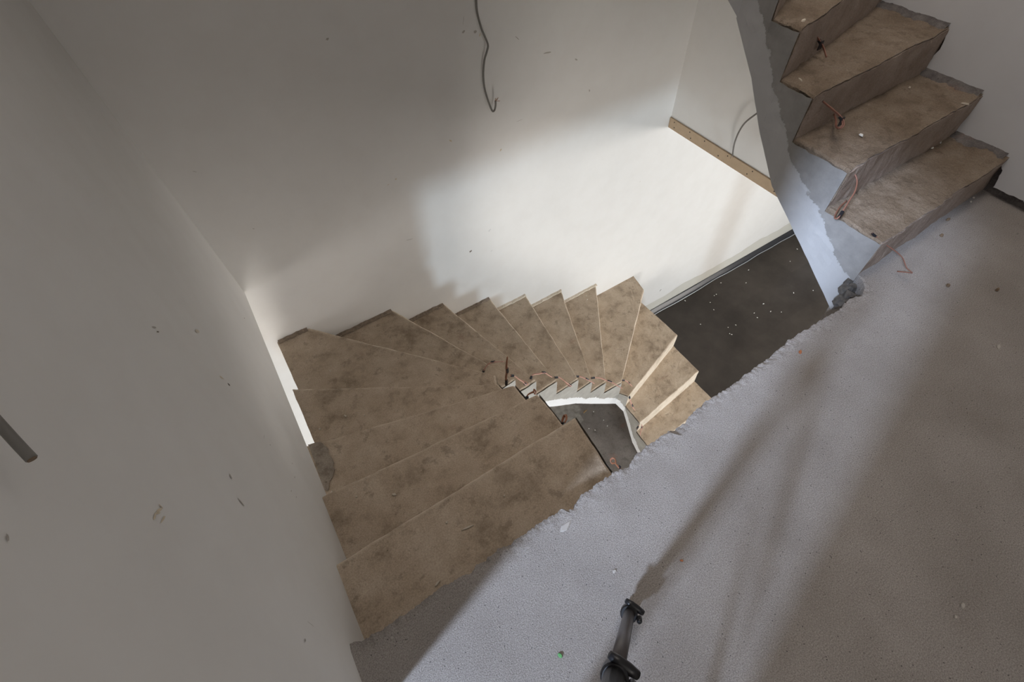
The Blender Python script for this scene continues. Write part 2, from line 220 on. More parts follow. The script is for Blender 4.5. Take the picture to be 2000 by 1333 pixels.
M['pebble'] = simple('pebble', (0.20, 0.14, 0.09), 0.8)
M['foil'] = simple('black_foil', (0.016, 0.017, 0.022), 0.35)
M['foil_edge'] = simple('foil_edge', (0.45, 0.48, 0.52), 0.3)
M['bare'] = simple('bare_concrete', (0.29, 0.275, 0.25), 0.9, var=0.3, scale=22)
M['g'] = simple('grey_scuff', (0.47, 0.44, 0.40), 0.9)
M['o'] = simple('ochre_scuff', (0.66, 0.57, 0.43), 0.9)
M['d'] = simple('dark_scuff', (0.20, 0.17, 0.14), 0.9)
M['l'] = simple('faint_scuff', (0.64, 0.64, 0.63), 0.9)
M['l2'] = simple('faint_ochre_scuff', (0.71, 0.65, 0.56), 0.9)
M['joint'] = simple('shaded_joint_mortar', (0.27, 0.215, 0.165), 0.9, var=0.3, scale=60)
M['rubble'] = simple('shaded_rubble', (0.10, 0.09, 0.08), 0.95, var=0.5, scale=60)
M['patch_warm'] = concrete('patched_mortar', (0.24, 0.20, 0.165), (0.37, 0.32, 0.265), (0.46, 0.40, 0.34), grain=0.8, dustscale=18)
M['tread_rough'] = concrete('crumbly_stair_concrete', (0.24, 0.19, 0.145), (0.36, 0.295, 0.225), (0.48, 0.40, 0.315), grain=1.0, dustscale=22)
M['sheet'] = concrete('dusty_floor_sheet', (0.15, 0.134, 0.121), (0.205, 0.187, 0.172), (0.26, 0.24, 0.222), grain=0.2, dustscale=4)
M['floorflake'] = simple('dull_flake', (0.43, 0.40, 0.37), 0.9)
M['frame'] = simple('white_window_frame', (0.75, 0.75, 0.73), 0.5)
M['steel'] = simple('shadow_column_steel', (0.2, 0.2, 0.2), 0.6)

# ------------------------------------------------------------------ helpers
def obj(name, verts, faces, material, parent=None, smooth=False, uvs=None):
    me = bpy.data.meshes.new(name); me.from_pydata([tuple(v) for v in verts], [], faces); me.update()
    me.materials.append(material)
    if smooth:
        for p in me.polygons: p.use_smooth = True
    if uvs:
        l = me.uv_layers.new(name='UVMap')
        for lp in me.loops: l.data[lp.index].uv = uvs[lp.vertex_index]
    o = bpy.data.objects.new(name, me); C.objects.link(o)
    if parent is not None:
        o.parent = parent
        top = parent
        off = Vector((0, 0, 0))
        while top: off += top.location; top = top.parent
        o.location = -off
    return o
def tag(o, label, cat, group=None, kind=None):
    o['label'] = label; o['category'] = cat
    if group: o['group'] = group
    if kind: o['kind'] = kind
    return o
def empty(name, loc, label, cat, group=None):
    o = bpy.data.objects.new(name, None); C.objects.link(o); o.location = loc; o.empty_display_size = 0.1
    return tag(o, label, cat, group)
def boxes(lst):
    V, F = [], []
    for x0, x1, y0, y1, z0, z1 in lst:
        b = len(V)
        V += [(x, y, z) for z in (z0, z1) for y in (y0, y1) for x in (x0, x1)]
        F += [tuple(b + i for i in f) for f in ((0, 2, 3, 1), (4, 5, 7, 6), (0, 1, 5, 4), (2, 6, 7, 3), (0, 4, 6, 2), (1, 3, 7, 5))]
    return V, F
def spline(pts, n=6):
    P = [Vector(p) for p in pts]; P = [P[0] * 2 - P[1]] + P + [P[-1] * 2 - P[-2]]; out = []
    for i in range(1, len(P) - 2):
        for k in range(n):
            t = k / n; a, b, c, d = P[i - 1], P[i], P[i + 1], P[i + 2]
            out.append(0.5 * ((2 * b) + (c - a) * t + (2 * a - 5 * b + 4 * c - d) * t * t + (3 * b - a - 3 * c + d) * t ** 3))
    out.append(P[-2]); return out
def tube(pts, r, seg=8):
    pts = [Vector(p) for p in pts]; V, F = [], []
    t0 = (pts[1] - pts[0]).normalized(); n = t0.orthogonal().normalized()
    for i, p in enumerate(pts):
        t = (pts[min(i + 1, len(pts) - 1)] - pts[max(i - 1, 0)]).normalized()
        n = (n - t * n.dot(t)).normalized(); b = t.cross(n)
        rr = r[i] if isinstance(r, (list, tuple)) else r
        V += [p + (n * math.cos(a) + b * math.sin(a)) * rr for a in (2 * math.pi * k / seg for k in range(seg))]
    for i in range(len(pts) - 1):
        for k in range(seg):
            a, b2 = i * seg + k, i * seg + (k + 1) % seg
            F.append((a, b2, b2 + seg, a + seg))
    F.append(tuple(range(seg))[::-1]); F.append(tuple((len(pts) - 1) * seg + k for k in range(seg)))
    return V, F
def nz(p, s, seed=0): return noise.noise(Vector((p[0] * s + seed, p[1] * s - seed * 2.3, p[2] * s + seed * 0.7)))
def nzv(p, s, seed=0): return noise.noise_vector(Vector((p[0] * s + seed, p[1] * s - seed * 2.3, p[2] * s + seed * 0.7)))

# ------------------------------------------------------------------ the setting
def struct(name, V, F, material, label, cat, parent=None):
    o = obj(name, V, F, material, parent)
    return tag(o, label, cat, kind='structure')
XO0, XO1, YN, YF = -4.2, 6.2, -2.6, -8.3        # outer bounds of the house
ZT, ZC = 4.4, 2.62
# back wall: one plane through all storeys
wall_back = struct('wall_back', *boxes([(XO0, XO1, YB, YB + 0.2, ZLOW - 0.1, ZT)]), M['plaster'],
       'tall white plastered back wall of the stairwell, brightly lit lower half', 'wall')
# left wall of the well with the doorway to the side room behind the camera
wall_left = struct('wall_left', *boxes([
    (XL - 0.12, XL, 0.17, YB, 0.0, ZT), (XL - 0.12, XL, 0.325, YB, -0.455, 0.0),
    (XL - 0.12, XL, -0.53, 0.17, 2.1, ZT), (XL - 0.12, XL, YN, -0.53, 0.0, ZT)]), M['plaster'],
    'scuffed white plastered left wall beside the descending stairs', 'wall')
# upper right wall hangs over the open lower hall; the plaster coat is a separate layer
wall_right = struct('wall_right', *boxes([(XR, XR + 0.15, 0.5, YB, -0.58, ZT), (XR, XR + 0.15, YN, 0.5, -0.45, ZT)]), M['plaster'],
    'white right wall of the stairwell above the fibreboard strip', 'wall')
# landing floor: broken front edge, screed on top
def landing():
    ex = [(-0.36, 0.345)] + list(EDGE[:-1]) + [(1.79, 0.40), (1.815, 0.47), (2.72, 0.48)]
    def ey(x):
        for (x0, y0), (x1, y1) in zip(ex, ex[1:]):
            if x0 <= x <= x1: return y0 + (y1 - y0) * (x - x0) / max(1e-6, x1 - x0)
        return ex[-1][1]
    n = 900; xs = [XL + (2.70 - XL) * i / n for i in range(n + 1)]
    ds = [0, 0.002, 0.0045, 0.007, 0.010, 0.013, 0.017, 0.021, 0.026, 0.031, 0.037, 0.044, 0.052, 0.062, 0.075, 0.095, 0.13, 0.3, 0.8, 3.0]
    V, F = [], []
    for i, x in enumerate(xs):
        free = 1.0 if x < 1.8 else 0.0
        jit = (0.006 * nz((x, 0, 0), 38) + 0.004 * nz((x, 0, 0), 110, 3) + 0.002 * nz((x, 0, 0), 260, 5)) * free
        yE = ey(x) + jit
        a = nz((x, 1, 0), 9, 5) + 0.4 * nz((x, 1, 0), 45, 2)
        dc = 0.006 + 0.030 * max(0, a) * free; ch = 0.003 + 0.020 * max(0, a)
        for j, d in enumerate(ds):
            y = max(YN, ey(x) - d + jit * max(0, 1 - d / 0.02)); q = math.exp(-d / 0.09) * free
            z = -ch * max(0, 1 - d / dc) * free
            if 0 < d < 0.3: z += free * (0.0035 * nz((x, y, 0), 28) * math.exp(-(d / 0.045) ** 2) + 0.0030 * nz((x, y, 0), 75, 2) * math.exp(-(d / 0.026) ** 2) + 0.0018 * nz((x, y, 0), 160, 4) * math.exp(-(d / 0.015) ** 2))
            V.append((x, y, z))
    m_ = len(ds)
    for i in range(n):
        for j in range(m_ - 1):
            a = i * m_ + j; F.append((a, a + 1, a + m_ + 1, a + m_))
    b = len(V)                                              # broken slab face below the edge
    lv = [-0.03, -0.07, -0.15, -0.28, -0.45]
    for i, x in enumerate(xs):
        yE = V[i * m_][1]
        for q, z in enumerate(lv):
            V.append((x, yE - 0.012 * q * 0.6 + 0.006 * nz((x, 0, z), 20, 9), z))
        V.append((x, YN, -0.45))
    k = len(lv) + 1
    for i in range(n):
        F.append((i * m_, (i + 1) * m_, b + (i + 1) * k, b + i * k))
        for q in range(k - 1):
            a = b + i * k + q; F.append((a, a + k, a + k + 1, a + 1))
    o = obj('floor', V, F, M['screed'], None, False)
    return tag(o, 'grey sandy screed landing floor with a broken front edge', 'floor', kind='structure')
floor = landing()
struct('floor', *boxes([(XO0, XL - 0.12, YN, YB, -0.455, 0.0), (XL - 0.12, XL, YN, 0.325, -0.455, -0.001)]), M['screed'],
       'grey floor of the side room behind the left wall', 'floor')
floor_low = struct('floor', *boxes([(XO0, XO1, YF, YB, ZLOW - 0.1, ZLOW)]), M['lower_floor'],
       'dark brown floor of the storey below, dotted with white crumbs', 'floor')
struct('ceiling', *boxes([(XR + 0.15, XO1, YN, YB, -0.58, -0.02), (XO0, XO1, YF, YN, -0.45, -0.02)]), M['plaster'],
       'white ceiling over the lower hall', 'ceiling')
struct('ceiling', *boxes([(-3.25, XL - 0.12, YN, YB, ZT, ZT + 0.2), (XL - 0.12, XR, YN, 0.33, ZC, 3.06), (XL - 0.12, 0.5, 0.21, YB, ZT, ZT + 0.2), (1.9, XR + .15, 0.21, YB, ZT, ZT + 0.2), (0.5, 1.9, 1.5, YB, ZT, ZT + 0.2), (0.5, 1.9, 0.21, 0.4, ZT, ZT + 0.2)]), M['plaster'],
       'white ceiling above the landing and stairwell', 'ceiling')
struct('wall_near', *boxes([(XL - 0.12, -0.2, YN - 0.15, YN, 0, ZC), (1.2, XR + 0.15, YN - 0.15, YN, 0, ZC), (-0.2, 1.2, YN - 0.15, YN, 0, 0.9),
       (-0.2, 1.2, YN - 0.15, YN, 2.3, ZC), (-3.25, XL - 0.12, YN - 0.15, YN, 0, ZT), (XL - 0.12, XR, 0.21, 0.33, 3.06, ZT)]), M['plaster'],
       'white wall behind the camera with an added opening for the fill light', 'wall')
struct('wall_side', *boxes([(-3.25, -3.1, YN, YB, 0, 1.6), (-3.25, -3.1, YN, YB, 4.2, ZT), (-3.25, -3.1, YN, -1.9, 1.6, 4.2), (-3.25, -3.1, -0.2, YB, 1.6, 4.2)]),
       M['plaster'], 'outer wall of the upper side room with a window', 'wall')
struct('wall_side', *boxes([(XO0 - 0.15, XO0, YF, YB, ZLOW, -1.65), (XO0 - 0.15, XO0, YF, YB, -0.65, 0), (XO0 - 0.15, XO0, YF, -2.2, -1.65, -0.65), (XO0 - 0.15, XO0, -0.2, YB, -1.65, -0.65),
       (XO1, XO1 + 0.15, YF, YB, ZLOW, -2.15), (XO1, XO1 + 0.15, YF, YB, -0.65, 0), (XO1, XO1 + 0.15, YF, -3.0, -2.15, -0.65), (XO1, XO1 + 0.15, -0.4, YB, -2.15, -0.65)]), M['plaster'], 'outer side walls of the lower hall', 'wall')
struct('wall_front', *boxes([(XO0, -0.45, YF - 0.15, YF, ZLOW, 0), (0.35, XO1, YF - 0.15, YF, ZLOW, 0), (-0.45, 0.35, YF - 0.15, YF, ZLOW, -1.65), (-0.45, 0.35, YF - 0.15, YF, -0.75, 0)]),
       M['plaster'], 'far front wall of the lower hall with a small window', 'wall')
struct('wall_fill_partition', *boxes([(XO0, -1.65, YN - 0.1, YN, ZLOW, -0.45), (-0.25, -0.2, YN - 0.1, YN, ZLOW, -0.45), (-1.65, -0.25, YN - 0.1, YN, -1.0, -0.45)]), M['plaster'],
       'added white partition framing the fill light under the landing', 'wall')  # unseen partition, added to hold the door fill light
def window(n, axis, at, a0, a1, z0, z1, label):
    t = 0.05
    if axis == 'x': L = [(at, at + 0.06, a0, a0 + t, z0, z1), (at, at + 0.06, a1 - t, a1, z0, z1), (at, at + 0.06, a0, a1, z0, z0 + t), (at, at + 0.06, a0, a1, z1 - t, z1)]
    else: L = [(a0, a0 + t, at, at + 0.06, z0, z1), (a1 - t, a1, at, at + 0.06, z0, z1), (a0, a1, at, at + 0.06, z0, z0 + t), (a0, a1, at, at + 0.06, z1 - t, z1)]
    struct('window_%d' % n, *boxes(L), M['frame'], label, 'window')
window(1, 'x', -3.2, -1.9, -0.2, 1.6, 4.2, 'tall white window frame in the upper side room')
window(5, 'x', XO1 + 0.04, -3.0, -0.4, -2.15, -0.65, 'wide white window frame at the right end of the lower hall')
tag(obj('window_mullion', *boxes([(-3.2, -3.12, -1.24, -1.06, 1.6, 4.2)]), M['frame']), 'broad white mullion dividing the tall side room window', 'mullion', kind='structure')
window(2, 'y', YN - 0.12, -0.2, 1.2, 0.9, 2.3, 'white frame of the added fill light opening behind the landing')  # frame around the added landing fill
window(3, 'y', YF - 0.12, -0.45, 0.35, -1.65, -0.75, 'small white window frame at the end of the lower hall')
window(4, 'x', XO0 - 0.1, -2.2, -0.2, -1.65, -0.65, 'white window frame at the side of the lower hall')
tag(obj('shadow_column', *tube([(3.13, 0.0, ZLOW), (3.13, 0.0, -0.58)], 0.13, 24), M['steel'], None, True),
    'unseen column added in the lower hall to cast a shadow stripe', 'column', kind='structure')  # added out of view to throw the soft stripe on the back wall
# plaster coat on the right wall, cut ragged along the upper steps
def coat():
    prof = [(YN, 0.045), (0.30, 0.045)] + [p for p in reversed(PLASTER)] + [(1.30, 0.60)]
    P = []
    for (y0, z0), (y1, z1) in zip(prof, prof[1:]):
        n = max(1, int(math.hypot(y1 - y0, z1 - z0) / 0.012))
        for i in range(n):
            t = i / n; p = (0, y0 + (y1 - y0) * t, z0 + (z1 - z0) * t)
            P.append((p[1] + 0.006 * nz(p, 40, 3) + 0.003 * nz(p, 130, 4), p[2] + 0.008 * nz(p, 45, 1) + 0.004 * nz(p, 120, 2)))
    P.append(prof[-1])
    ztop = 2.6; ring = P + [(P[-1][0], ztop), (P[0][0], ztop)]
    n = len(ring)
    V = [(XR - 0.04, y, z) for y, z in ring] + [(XR, y, z) for y, z in ring]
    F = [tuple(t_) for t_ in tessellate_polygon([[Vector((y, z, 0)) for y, z in ring]])]
    F += [(i, (i + 1) % n, n + (i + 1) % n, n + i) for i in range(n)]
    return obj('plaster_coat', V, F, M['plaster_cool'], wall_right)
coat()
obj('mortar_bed', *boxes([(XR - 0.012, XR, YN, 1.28, 0, 0.6)]), M['mortar'], wall_right)

# ------------------------------------------------------------------ staircases
def cum(poly):
    L = [0]
    for a, b in zip(poly, poly[1:]): L.append(L[-1] + math.hypot(b[0] - a[0], b[1] - a[1]))
    return L
def along(poly, t):
    L = cum(poly); s = t * L[-1]
    for i in range(len(poly) - 1):
        if s <= L[i + 1] + 1e-9:
            k = (s - L[i]) / max(1e-9, L[i + 1] - L[i])
            return (poly[i][0] + (poly[i + 1][0] - poly[i][0]) * k, poly[i][1] + (poly[i + 1][1] - poly[i][1]) * k)
    return poly[-1]
def displaced(p, amp, seed):
    a = nzv(p, 7, seed) * amp + nzv(p, 22, seed + 3) * amp * 0.6 + nzv(p, 60, seed + 5) * amp * 0.35
    return Vector(p) + a
def step_block(parent, ib, ifr, outer, zt, zbb, zbf, amp, seed, material, round_=0.006, riser=None, dense=1):
    """one concrete step: inner edge ib -> ifr, outer edge polyline (back to front), tread level zt, soffit zbb / zbf"""
    base = [0, .02, .05, .12, .2, .28, .36, .44, .52, .6, .68, .76, .84, .9, .95, .98, 1]
    if len(outer) == 3:
        L = cum(outer); tc = L[1] / L[2]; base = sorted(set(base + [tc]))
    if dense > 1: base = sorted(set(base + [(p + q) / 2 for p, q in zip(base, base[1:])]))
    us = [0, .008, .02] + [.05 + .9 * i / (32 * dense) for i in range(32 * dense + 1)] + [.98, .992, 1]
    ws = [0, .02, .06, .14, .24, .36, .5, .7, 1]
    nu, nv, nw = len(us), len(base), len(ws)
    ids, V, F, wear, rf = {}, [], [], [], set()
    def vid(i, j, k):
        if (i, j, k) in ids: return ids[i, j, k]
        t = base[j]
        a = (ib[0] + (ifr[0] - ib[0]) * t, ib[1] + (ifr[1] - ib[1]) * t); b = along(outer, t)
        x = a[0] + (b[0] - a[0]) * us[i]; y = a[1] + (b[1] - a[1]) * us[i]
        zb = zbb + (zbf - zbb) * t
        p = (x, y, zt + (zb - zt) * ws[k])
        q = displaced(p, amp, seed)
        if k == 0:
            if j >= nv - 1: q.z -= round_ * (1 + 0.8 * nz(p, 30, 8))
            if i == 0: q.z -= round_
            if j == nv - 1:                                     # worn, rounded nosing
                d = Vector((ib[0] - ifr[0], ib[1] - ifr[1], 0)).normalized(); q += d * round_ * 0.8
        wear.append(1.0 if (k == 0 and j == nv - 1) else (0.5 if (k <= 1 and j >= nv - 2) else 0.0))
        ids[i, j, k] = len(V); V.append(q); return ids[i, j, k]
    for i in range(nu - 1):
        for j in range(nv - 1):
            for k, fl in ((0, False), (nw - 1, True)):
                f = (vid(i, j, k), vid(i + 1, j, k), vid(i + 1, j + 1, k), vid(i, j + 1, k)); F.append(f if fl else f[::-1])
        for k in range(nw - 1):
            for j in (0, nv - 1):
                if j: rf.add(len(F))
                F.append((vid(i, j, k), vid(i + 1, j, k), vid(i + 1, j, k + 1), vid(i, j, k + 1)))
    for j in range(nv - 1):
        for k in range(nw - 1):
            for i in (0, nu - 1): F.append((vid(i, j, k), vid(i, j + 1, k), vid(i, j + 1, k + 1), vid(i, j, k + 1)))
    o = obj('step', V, F, material, parent)
    at = o.data.attributes.new('wear', 'FLOAT', 'POINT'); at.data.foreach_set('value', wear)
    if riser:
        o.data.materials.append(riser)
        for q in rf: o.data.polygons[q].material_index = 1
    bm = bmesh.new(); bm.from_mesh(o.data); bmesh.ops.recalc_face_normals(bm, faces=bm.faces); bm.to_mesh(o.data); bm.free()
    return o
def stringer_strip(acc, ib, ifr, outc, zt, zbb, zbf, s0, off=0.008):
    """adds one panel of the stringer face; returns the running length"""
    V, F, U = acc
    e = Vector((ifr[0] - ib[0], ifr[1] - ib[1], 0)); L = e.length
    nrm = Vector((-e.y, e.x, 0)).normalized()
    mid = Vector(((ib[0] + ifr[0]) / 2, (ib[1] + ifr[1]) / 2, 0))
    if nrm.dot(Vector((outc[0], outc[1], 0)) - mid) > 0: nrm = -nrm
    nx, nzr = max(2, int(L / 0.02)), 10; b = len(V)
    for i in range(nx + 1):
        t = i / nx
        for k in range(-1, nzr + 1):
            zb = zbb + (zbf - zbb) * t; z = zb + (zt - 0.004 - zb) * max(0, k) / nzr - (0.008 if k < 1 else 0)
            p = (ib[0] + e.x * t, ib[1] + e.y * t, z)
            q = Vector(p) + nrm * ((off if k >= 0 else -0.02) + 0.002 * nz(p, 25, 2))
            if k == nzr: q.z += 0.006 * nz(p, 40, 6) - 0.004
            V.append(q); U.append((s0 + L * t, z - zb))
    for i in range(nx):
        for k in range(nzr + 1):
            a = b + i * (nzr + 2) + k; F.append((a, a + nzr + 2, a + nzr + 3, a + 1))
    return s0 + L
# ---- lower flight: from the landing down and round the well
LIN2 = [(0.55, 0.325), (0.575, 0.613), (0.573, 0.854), (0.562, 1.041), (0.545, 1.186), (0.610, 1.345), (0.742, 1.358), (0.902, 1.369), (1.082, 1.379), (1.287, 1.388),
        (1.442, 1.398), (1.607, 1.405), (1.801, 1.401), (1.850, 1.325), (1.845, 1.122), (1.835, 0.92), (1.83, 0.71)]
LOUT2 = [(-0.365, 0.34), (-0.365, 0.612), (-0.365, 0.938), (-0.372, 1.303), (-0.372, 1.765), (-0.183, YB + .004), (0.339, YB + .004), (0.705, YB + .004), (1.079, YB + .004), (1.413, YB + .004),
         (1.786, YB + .004), (2.198, YB + .004), (2.645, 2.080), (2.660, 1.575), (2.655, 1.225), (2.655, 0.98), (2.655, 0.72)]
low = empty('staircase', (1.8, 0.7, ZLOW), 'dusty brown concrete winder staircase descending around the open well', 'staircase')
acc = ([], [], []); s = 0.0
for k in range(1, 17):
    ib, ifr, ob, of = LIN2[k - 1], LIN2[k], LOUT2[k - 1], LOUT2[k]
    outer = [ob, of]
    if k == 3: outer = [(-0.43, 0.938), (-0.43, 1.303)]
    if k == 5: outer = [ob, (-0.380, YB + .004), of]
    if k == 12: outer = [ob, (2.685, YB + .004), of]
    zt = -k * RISE_L
    zbb, zbf = zt - RISE_L, zt - 2 * RISE_L
    zb = {12: -2.53, 13: -2.62, 14: -2.92, 15: ZLOW, 16: ZLOW}
    if k >= 12: zbf = zb[k]
    if k >= 13: zbb = zb[k - 1]
    zbf = max(zbf, ZLOW); zbb = max(zbb, ZLOW)
    step_block(low, ib, ifr, outer, zt, zbb, zbf, 0.0035, 1.0, M['tread'], 0.004, M['riser'] if k > 10 else None)
    s = stringer_strip(acc, ib, ifr, ((ob[0] + of[0]) / 2, (ob[1] + of[1]) / 2), zt, zbb, zbf, s)
obj('stringer', acc[0], acc[1], M['stringer_low'], low, False, acc[2])
for k in range(5, 12):                                     # mortar joint at back wall; dark colour paints in shade, pale on lit steps
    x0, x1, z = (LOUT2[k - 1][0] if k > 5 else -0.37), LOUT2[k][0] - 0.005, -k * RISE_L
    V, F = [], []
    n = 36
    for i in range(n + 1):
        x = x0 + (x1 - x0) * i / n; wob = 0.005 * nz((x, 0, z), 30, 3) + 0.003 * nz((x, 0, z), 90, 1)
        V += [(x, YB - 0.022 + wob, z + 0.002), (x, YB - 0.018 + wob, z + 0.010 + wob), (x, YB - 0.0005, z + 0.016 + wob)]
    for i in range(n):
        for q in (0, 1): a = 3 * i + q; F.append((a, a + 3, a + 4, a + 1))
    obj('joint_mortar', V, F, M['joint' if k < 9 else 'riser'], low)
for P_, z in ((PATCH3, -0.54),):           # rough mortar patches at the wall ends of two steps
    ring = []
    for (xa, ya), (xb, yb) in zip(P_, P_[1:] + P_[:1]):
        for i in range(6):
            x, y = xa + (xb - xa) * i / 6, ya + (yb - ya) * i / 6
            ring.append((x + 0.008 * nz((x, y, 0), 40, 1), y + 0.008 * nz((x, y, 0), 40, 5)))
    n = len(ring); V = [(x, y, z + 0.003) for x, y in ring] + [(x, y, z + 0.007) for x, y in ring]
    F = [tuple(n + q for q in t_) for t_ in tessellate_polygon([[Vector((x, y, 0)) for x, y in ring]])] + [(i, (i + 1) % n, n + (i + 1) % n, n + i) for i in range(n)]
    obj('mortar_patch', V, F, M['patch_warm'] if z < -0.5 else M['tread_rough'], low)
# ---- upper flight: same plan, one storey up
UIN = [None, (1.80, 0.430), (1.80, 0.665), (1.80, 0.906), (1.80, 1.050), (1.80, 1.170), (1.79, 1.31), (1.66, 1.395), (1.48, 1.40), (1.32, 1.39), (1.12, 1.385), (0.93, 1.38),
       (0.76, 1.36), (0.61, 1.345), (0.545, 1.19), (0.56, 1.04), (0.57, 0.855), (0.575, 0.61), (0.55, 0.33)]
UOUT = [None, (XR - .002, 0.452), (XR - .002, 0.674), (XR - .002, 0.928), (XR - .002, 1.25), (XR - .002, 1.60), (XR - .002, 2.08), (2.25, YB), (1.80, YB), (1.42, YB), (1.08, YB), (0.70, YB),
        (0.34, YB), (-0.18, YB), (XL, 1.765), (XL, 1.30), (XL, 0.94), (XL, 0.61), (XL, 0.34)]
up = empty('staircase', (1.8, 0.44, 0.0), 'rough grey-brown concrete staircase rising from the landing along the right wall', 'staircase')
acc = ([], [], []); s = 0.0
for k in range(1, 18):
    ifr, ib, of, ob = UIN[k], UIN[k + 1], UOUT[k], UOUT[k + 1]
    outer = [ob, of]
    if k == 6: outer = [ob, (XR - .002, YB), of]
    if k == 13: outer = [ob, (XL, YB), of]
    zt = k * RISE_U; zbf, zbb = zt - RISE_U - 0.20, zt - 0.20
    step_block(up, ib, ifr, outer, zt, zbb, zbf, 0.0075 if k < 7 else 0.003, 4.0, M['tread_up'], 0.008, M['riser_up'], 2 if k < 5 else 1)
    s = stringer_strip(acc, ib, ifr, ((ob[0] + of[0]) / 2, (ob[1] + of[1]) / 2), zt, zbb, zbf, s)
obj('stringer', acc[0], acc[1], M['stringer_up'], up, False, acc[2])
for k in range(1, 5):                                      # dark mortar smeared where the steps meet the wall
    y0, y1, z = UOUT[k][1] + 0.01, UOUT[k + 1][1], k * RISE_U
    V, F = [], []
    n = 40
    for i in range(n + 1):
        y = y0 + (y1 - y0) * i / n; wob = 0.03 * nz((0, y, z), 14, 3) + 0.014 * nz((0, y, z), 50, 1)
        V += [(XR - 0.082 + wob, y, z - 0.004), (XR - 0.068 + wob * 0.7, y, z + 0.006), (XR - 0.03, y, z + 0.016 + wob * 0.3)]
    for i in range(n):
        for q in (0, 1): a = 3 * i + q; F.append((a, a + 3, a + 4, a + 1))
    obj('mortar_fillet', V, F, M['mortar'], up)
# smooth painted soffit of the upper flight
V, F = [], []
for k in range(1, 19):
    z = (k - 1) * RISE_U - 0.206
    V += [(UIN[k][0], UIN[k][1], z), (UOUT[k][0], UOUT[k][1], z)]
for k in range(17): F.append((2 * k, 2 * k + 1, 2 * k + 3, 2 * k + 2))
obj('soffit', V, F, M['plaster'], up)

# ------------------------------------------------------------------ fibreboard strip, cables, foil
strip = tag(obj('fibreboard_strip', *boxes([(XR - 0.012, XR - 0.0005, 0.55, YB - 0.004, -0.578, -0.504)]), M['mdf']),
            'tan fibreboard strip screwed along the bottom edge of the right wall', 'board')
for y, z in [(2.235, -0.520), (2.225, -0.556), (2.08, -0.520), (2.06, -0.557), (1.94, -0.518), (1.80, -0.556), (1.73, -0.520), (1.55, -0.555), (1.52, -0.519), (1.33, -0.556)]:
    c = Vector((XR - 0.012, y, z))
    obj('screw', *tube([c + Vector((0.002, 0, 0)), c - Vector((0.0012, 0, 0))], 0.0042, 10), M['screw'], strip)
cb = spline(CB, 5)
t = empty('wall_cable', cb[0], 'thin grey cable dangling down the back wall with a hooked, stripped end', 'cable')
obj('cable_sheath', *tube(cb, 0.0052), M['cable'], t, True)
e = cb[-1]
for i, d in enumerate([(0.012, -0.004, 0.014), (-0.006, -0.008, 0.018), (0.002, -0.012, 0.012), (0.02, -0.002, -0.008)]):
    d = Vector(d); obj('stripped_wire', *tube([e, e + d * 0.6, e + d + Vector((0.004, 0, 0))], 0.0014, 6), M['copper'], t)
cr = spline(CR, 5)
t = empty('wall_cable', cr[0], 'short grey cable curving out from the right wall above the fibreboard strip', 'cable')
obj('cable_sheath', *tube(cr, 0.005), M['cable'], t, True)
e = cr[-1]
for d in [(-0.006, 0.004, -0.03), (0.004, -0.008, -0.022), (-0.003, -0.012, -0.012)]:
    d = Vector(d); obj('stripped_wire', *tube([e, e + d * 0.6, e + d], 0.0014, 6), M['cable'], t)
cl = spline(CL, 6)
t = empty('wall_cable', cl[0], 'thick dark grey cable stub poking out of the left wall at the picture edge', 'cable')
obj('cable_sheath', *tube(cl, 0.0052, 16), M['cable'], t, True)
obj('cut_end', *tube([cl[-1], cl[-1] + (cl[-1] - cl[-2]).normalized() * 0.0012], 0.0042, 12), M['pebble'], t)
# black edge foil at the foot of the lower back wall
V, F = [], []
n = 90
for i in range(n + 1):
    x = 2.70 + 3.45 * i / n; wob = 0.006 * nz((x, 0, 0), 3.5, 2)
    V += [(x, YB - 0.002, ZLOW + 0.055), (x, YB - 0.016 - wob, ZLOW + 0.048), (x, YB - 0.030 - wob, ZLOW + 0.012), (x, YB - 0.055 - 2 * wob, ZLOW + 0.004)]
for i in range(n):
    for q in range(3): a = 4 * i + q; F.append((a, a + 4, a + 5, a + 1))
foil = tag(obj('edge_foil', V, F, M['foil'], None, True), 'black foil strip along the foot of the back wall below', 'foil strip')
obj('foil_lip', *tube([(2.70 + 3.45 * i / n, YB - 0.056 - 0.012 * nz((2.70 + 3.45 * i / n, 0, 0), 3.5, 2), ZLOW + 0.006) for i in range(n + 1)], 0.004, 6), M['foil_edge'], foil)

# ------------------------------------------------------------------ wire ends sticking out of the steps
def wire_end(pts, label, r=0.0028, mats=('copper', 'pink'), tapes=(0.12, 0.6), group=None, gap=0.006):
    p = spline(pts, 5); t = empty('wire_end', p[0], label, 'wire', group)
    side = (p[-1] - p[0]).cross(Vector((0, 0, 1)))
    side = side.normalized() if side.length > 1e-5 else Vector((1, 0, 0))
    half = len(p) // 2
    obj('wire', *tube(p[:half + 1], r), M[mats[0]], t, True)
    obj('wire', *tube(p[half:], r), M[mats[1]], t, True)
    q = [v + side * gap * math.sin(math.pi * i / (len(p) - 1)) + Vector((0, 0, 0.002)) for i, v in enumerate(p)]
    obj('wire', *tube(q, r * 0.9), M[mats[1]], t, True)
    for f in tapes:
        i = min(len(p) - 3, max(1, int(f * len(p)))); obj('tape', *tube(p[i - 1:i + 3], r * 2.4, 8), M['tape'], t)
    return t
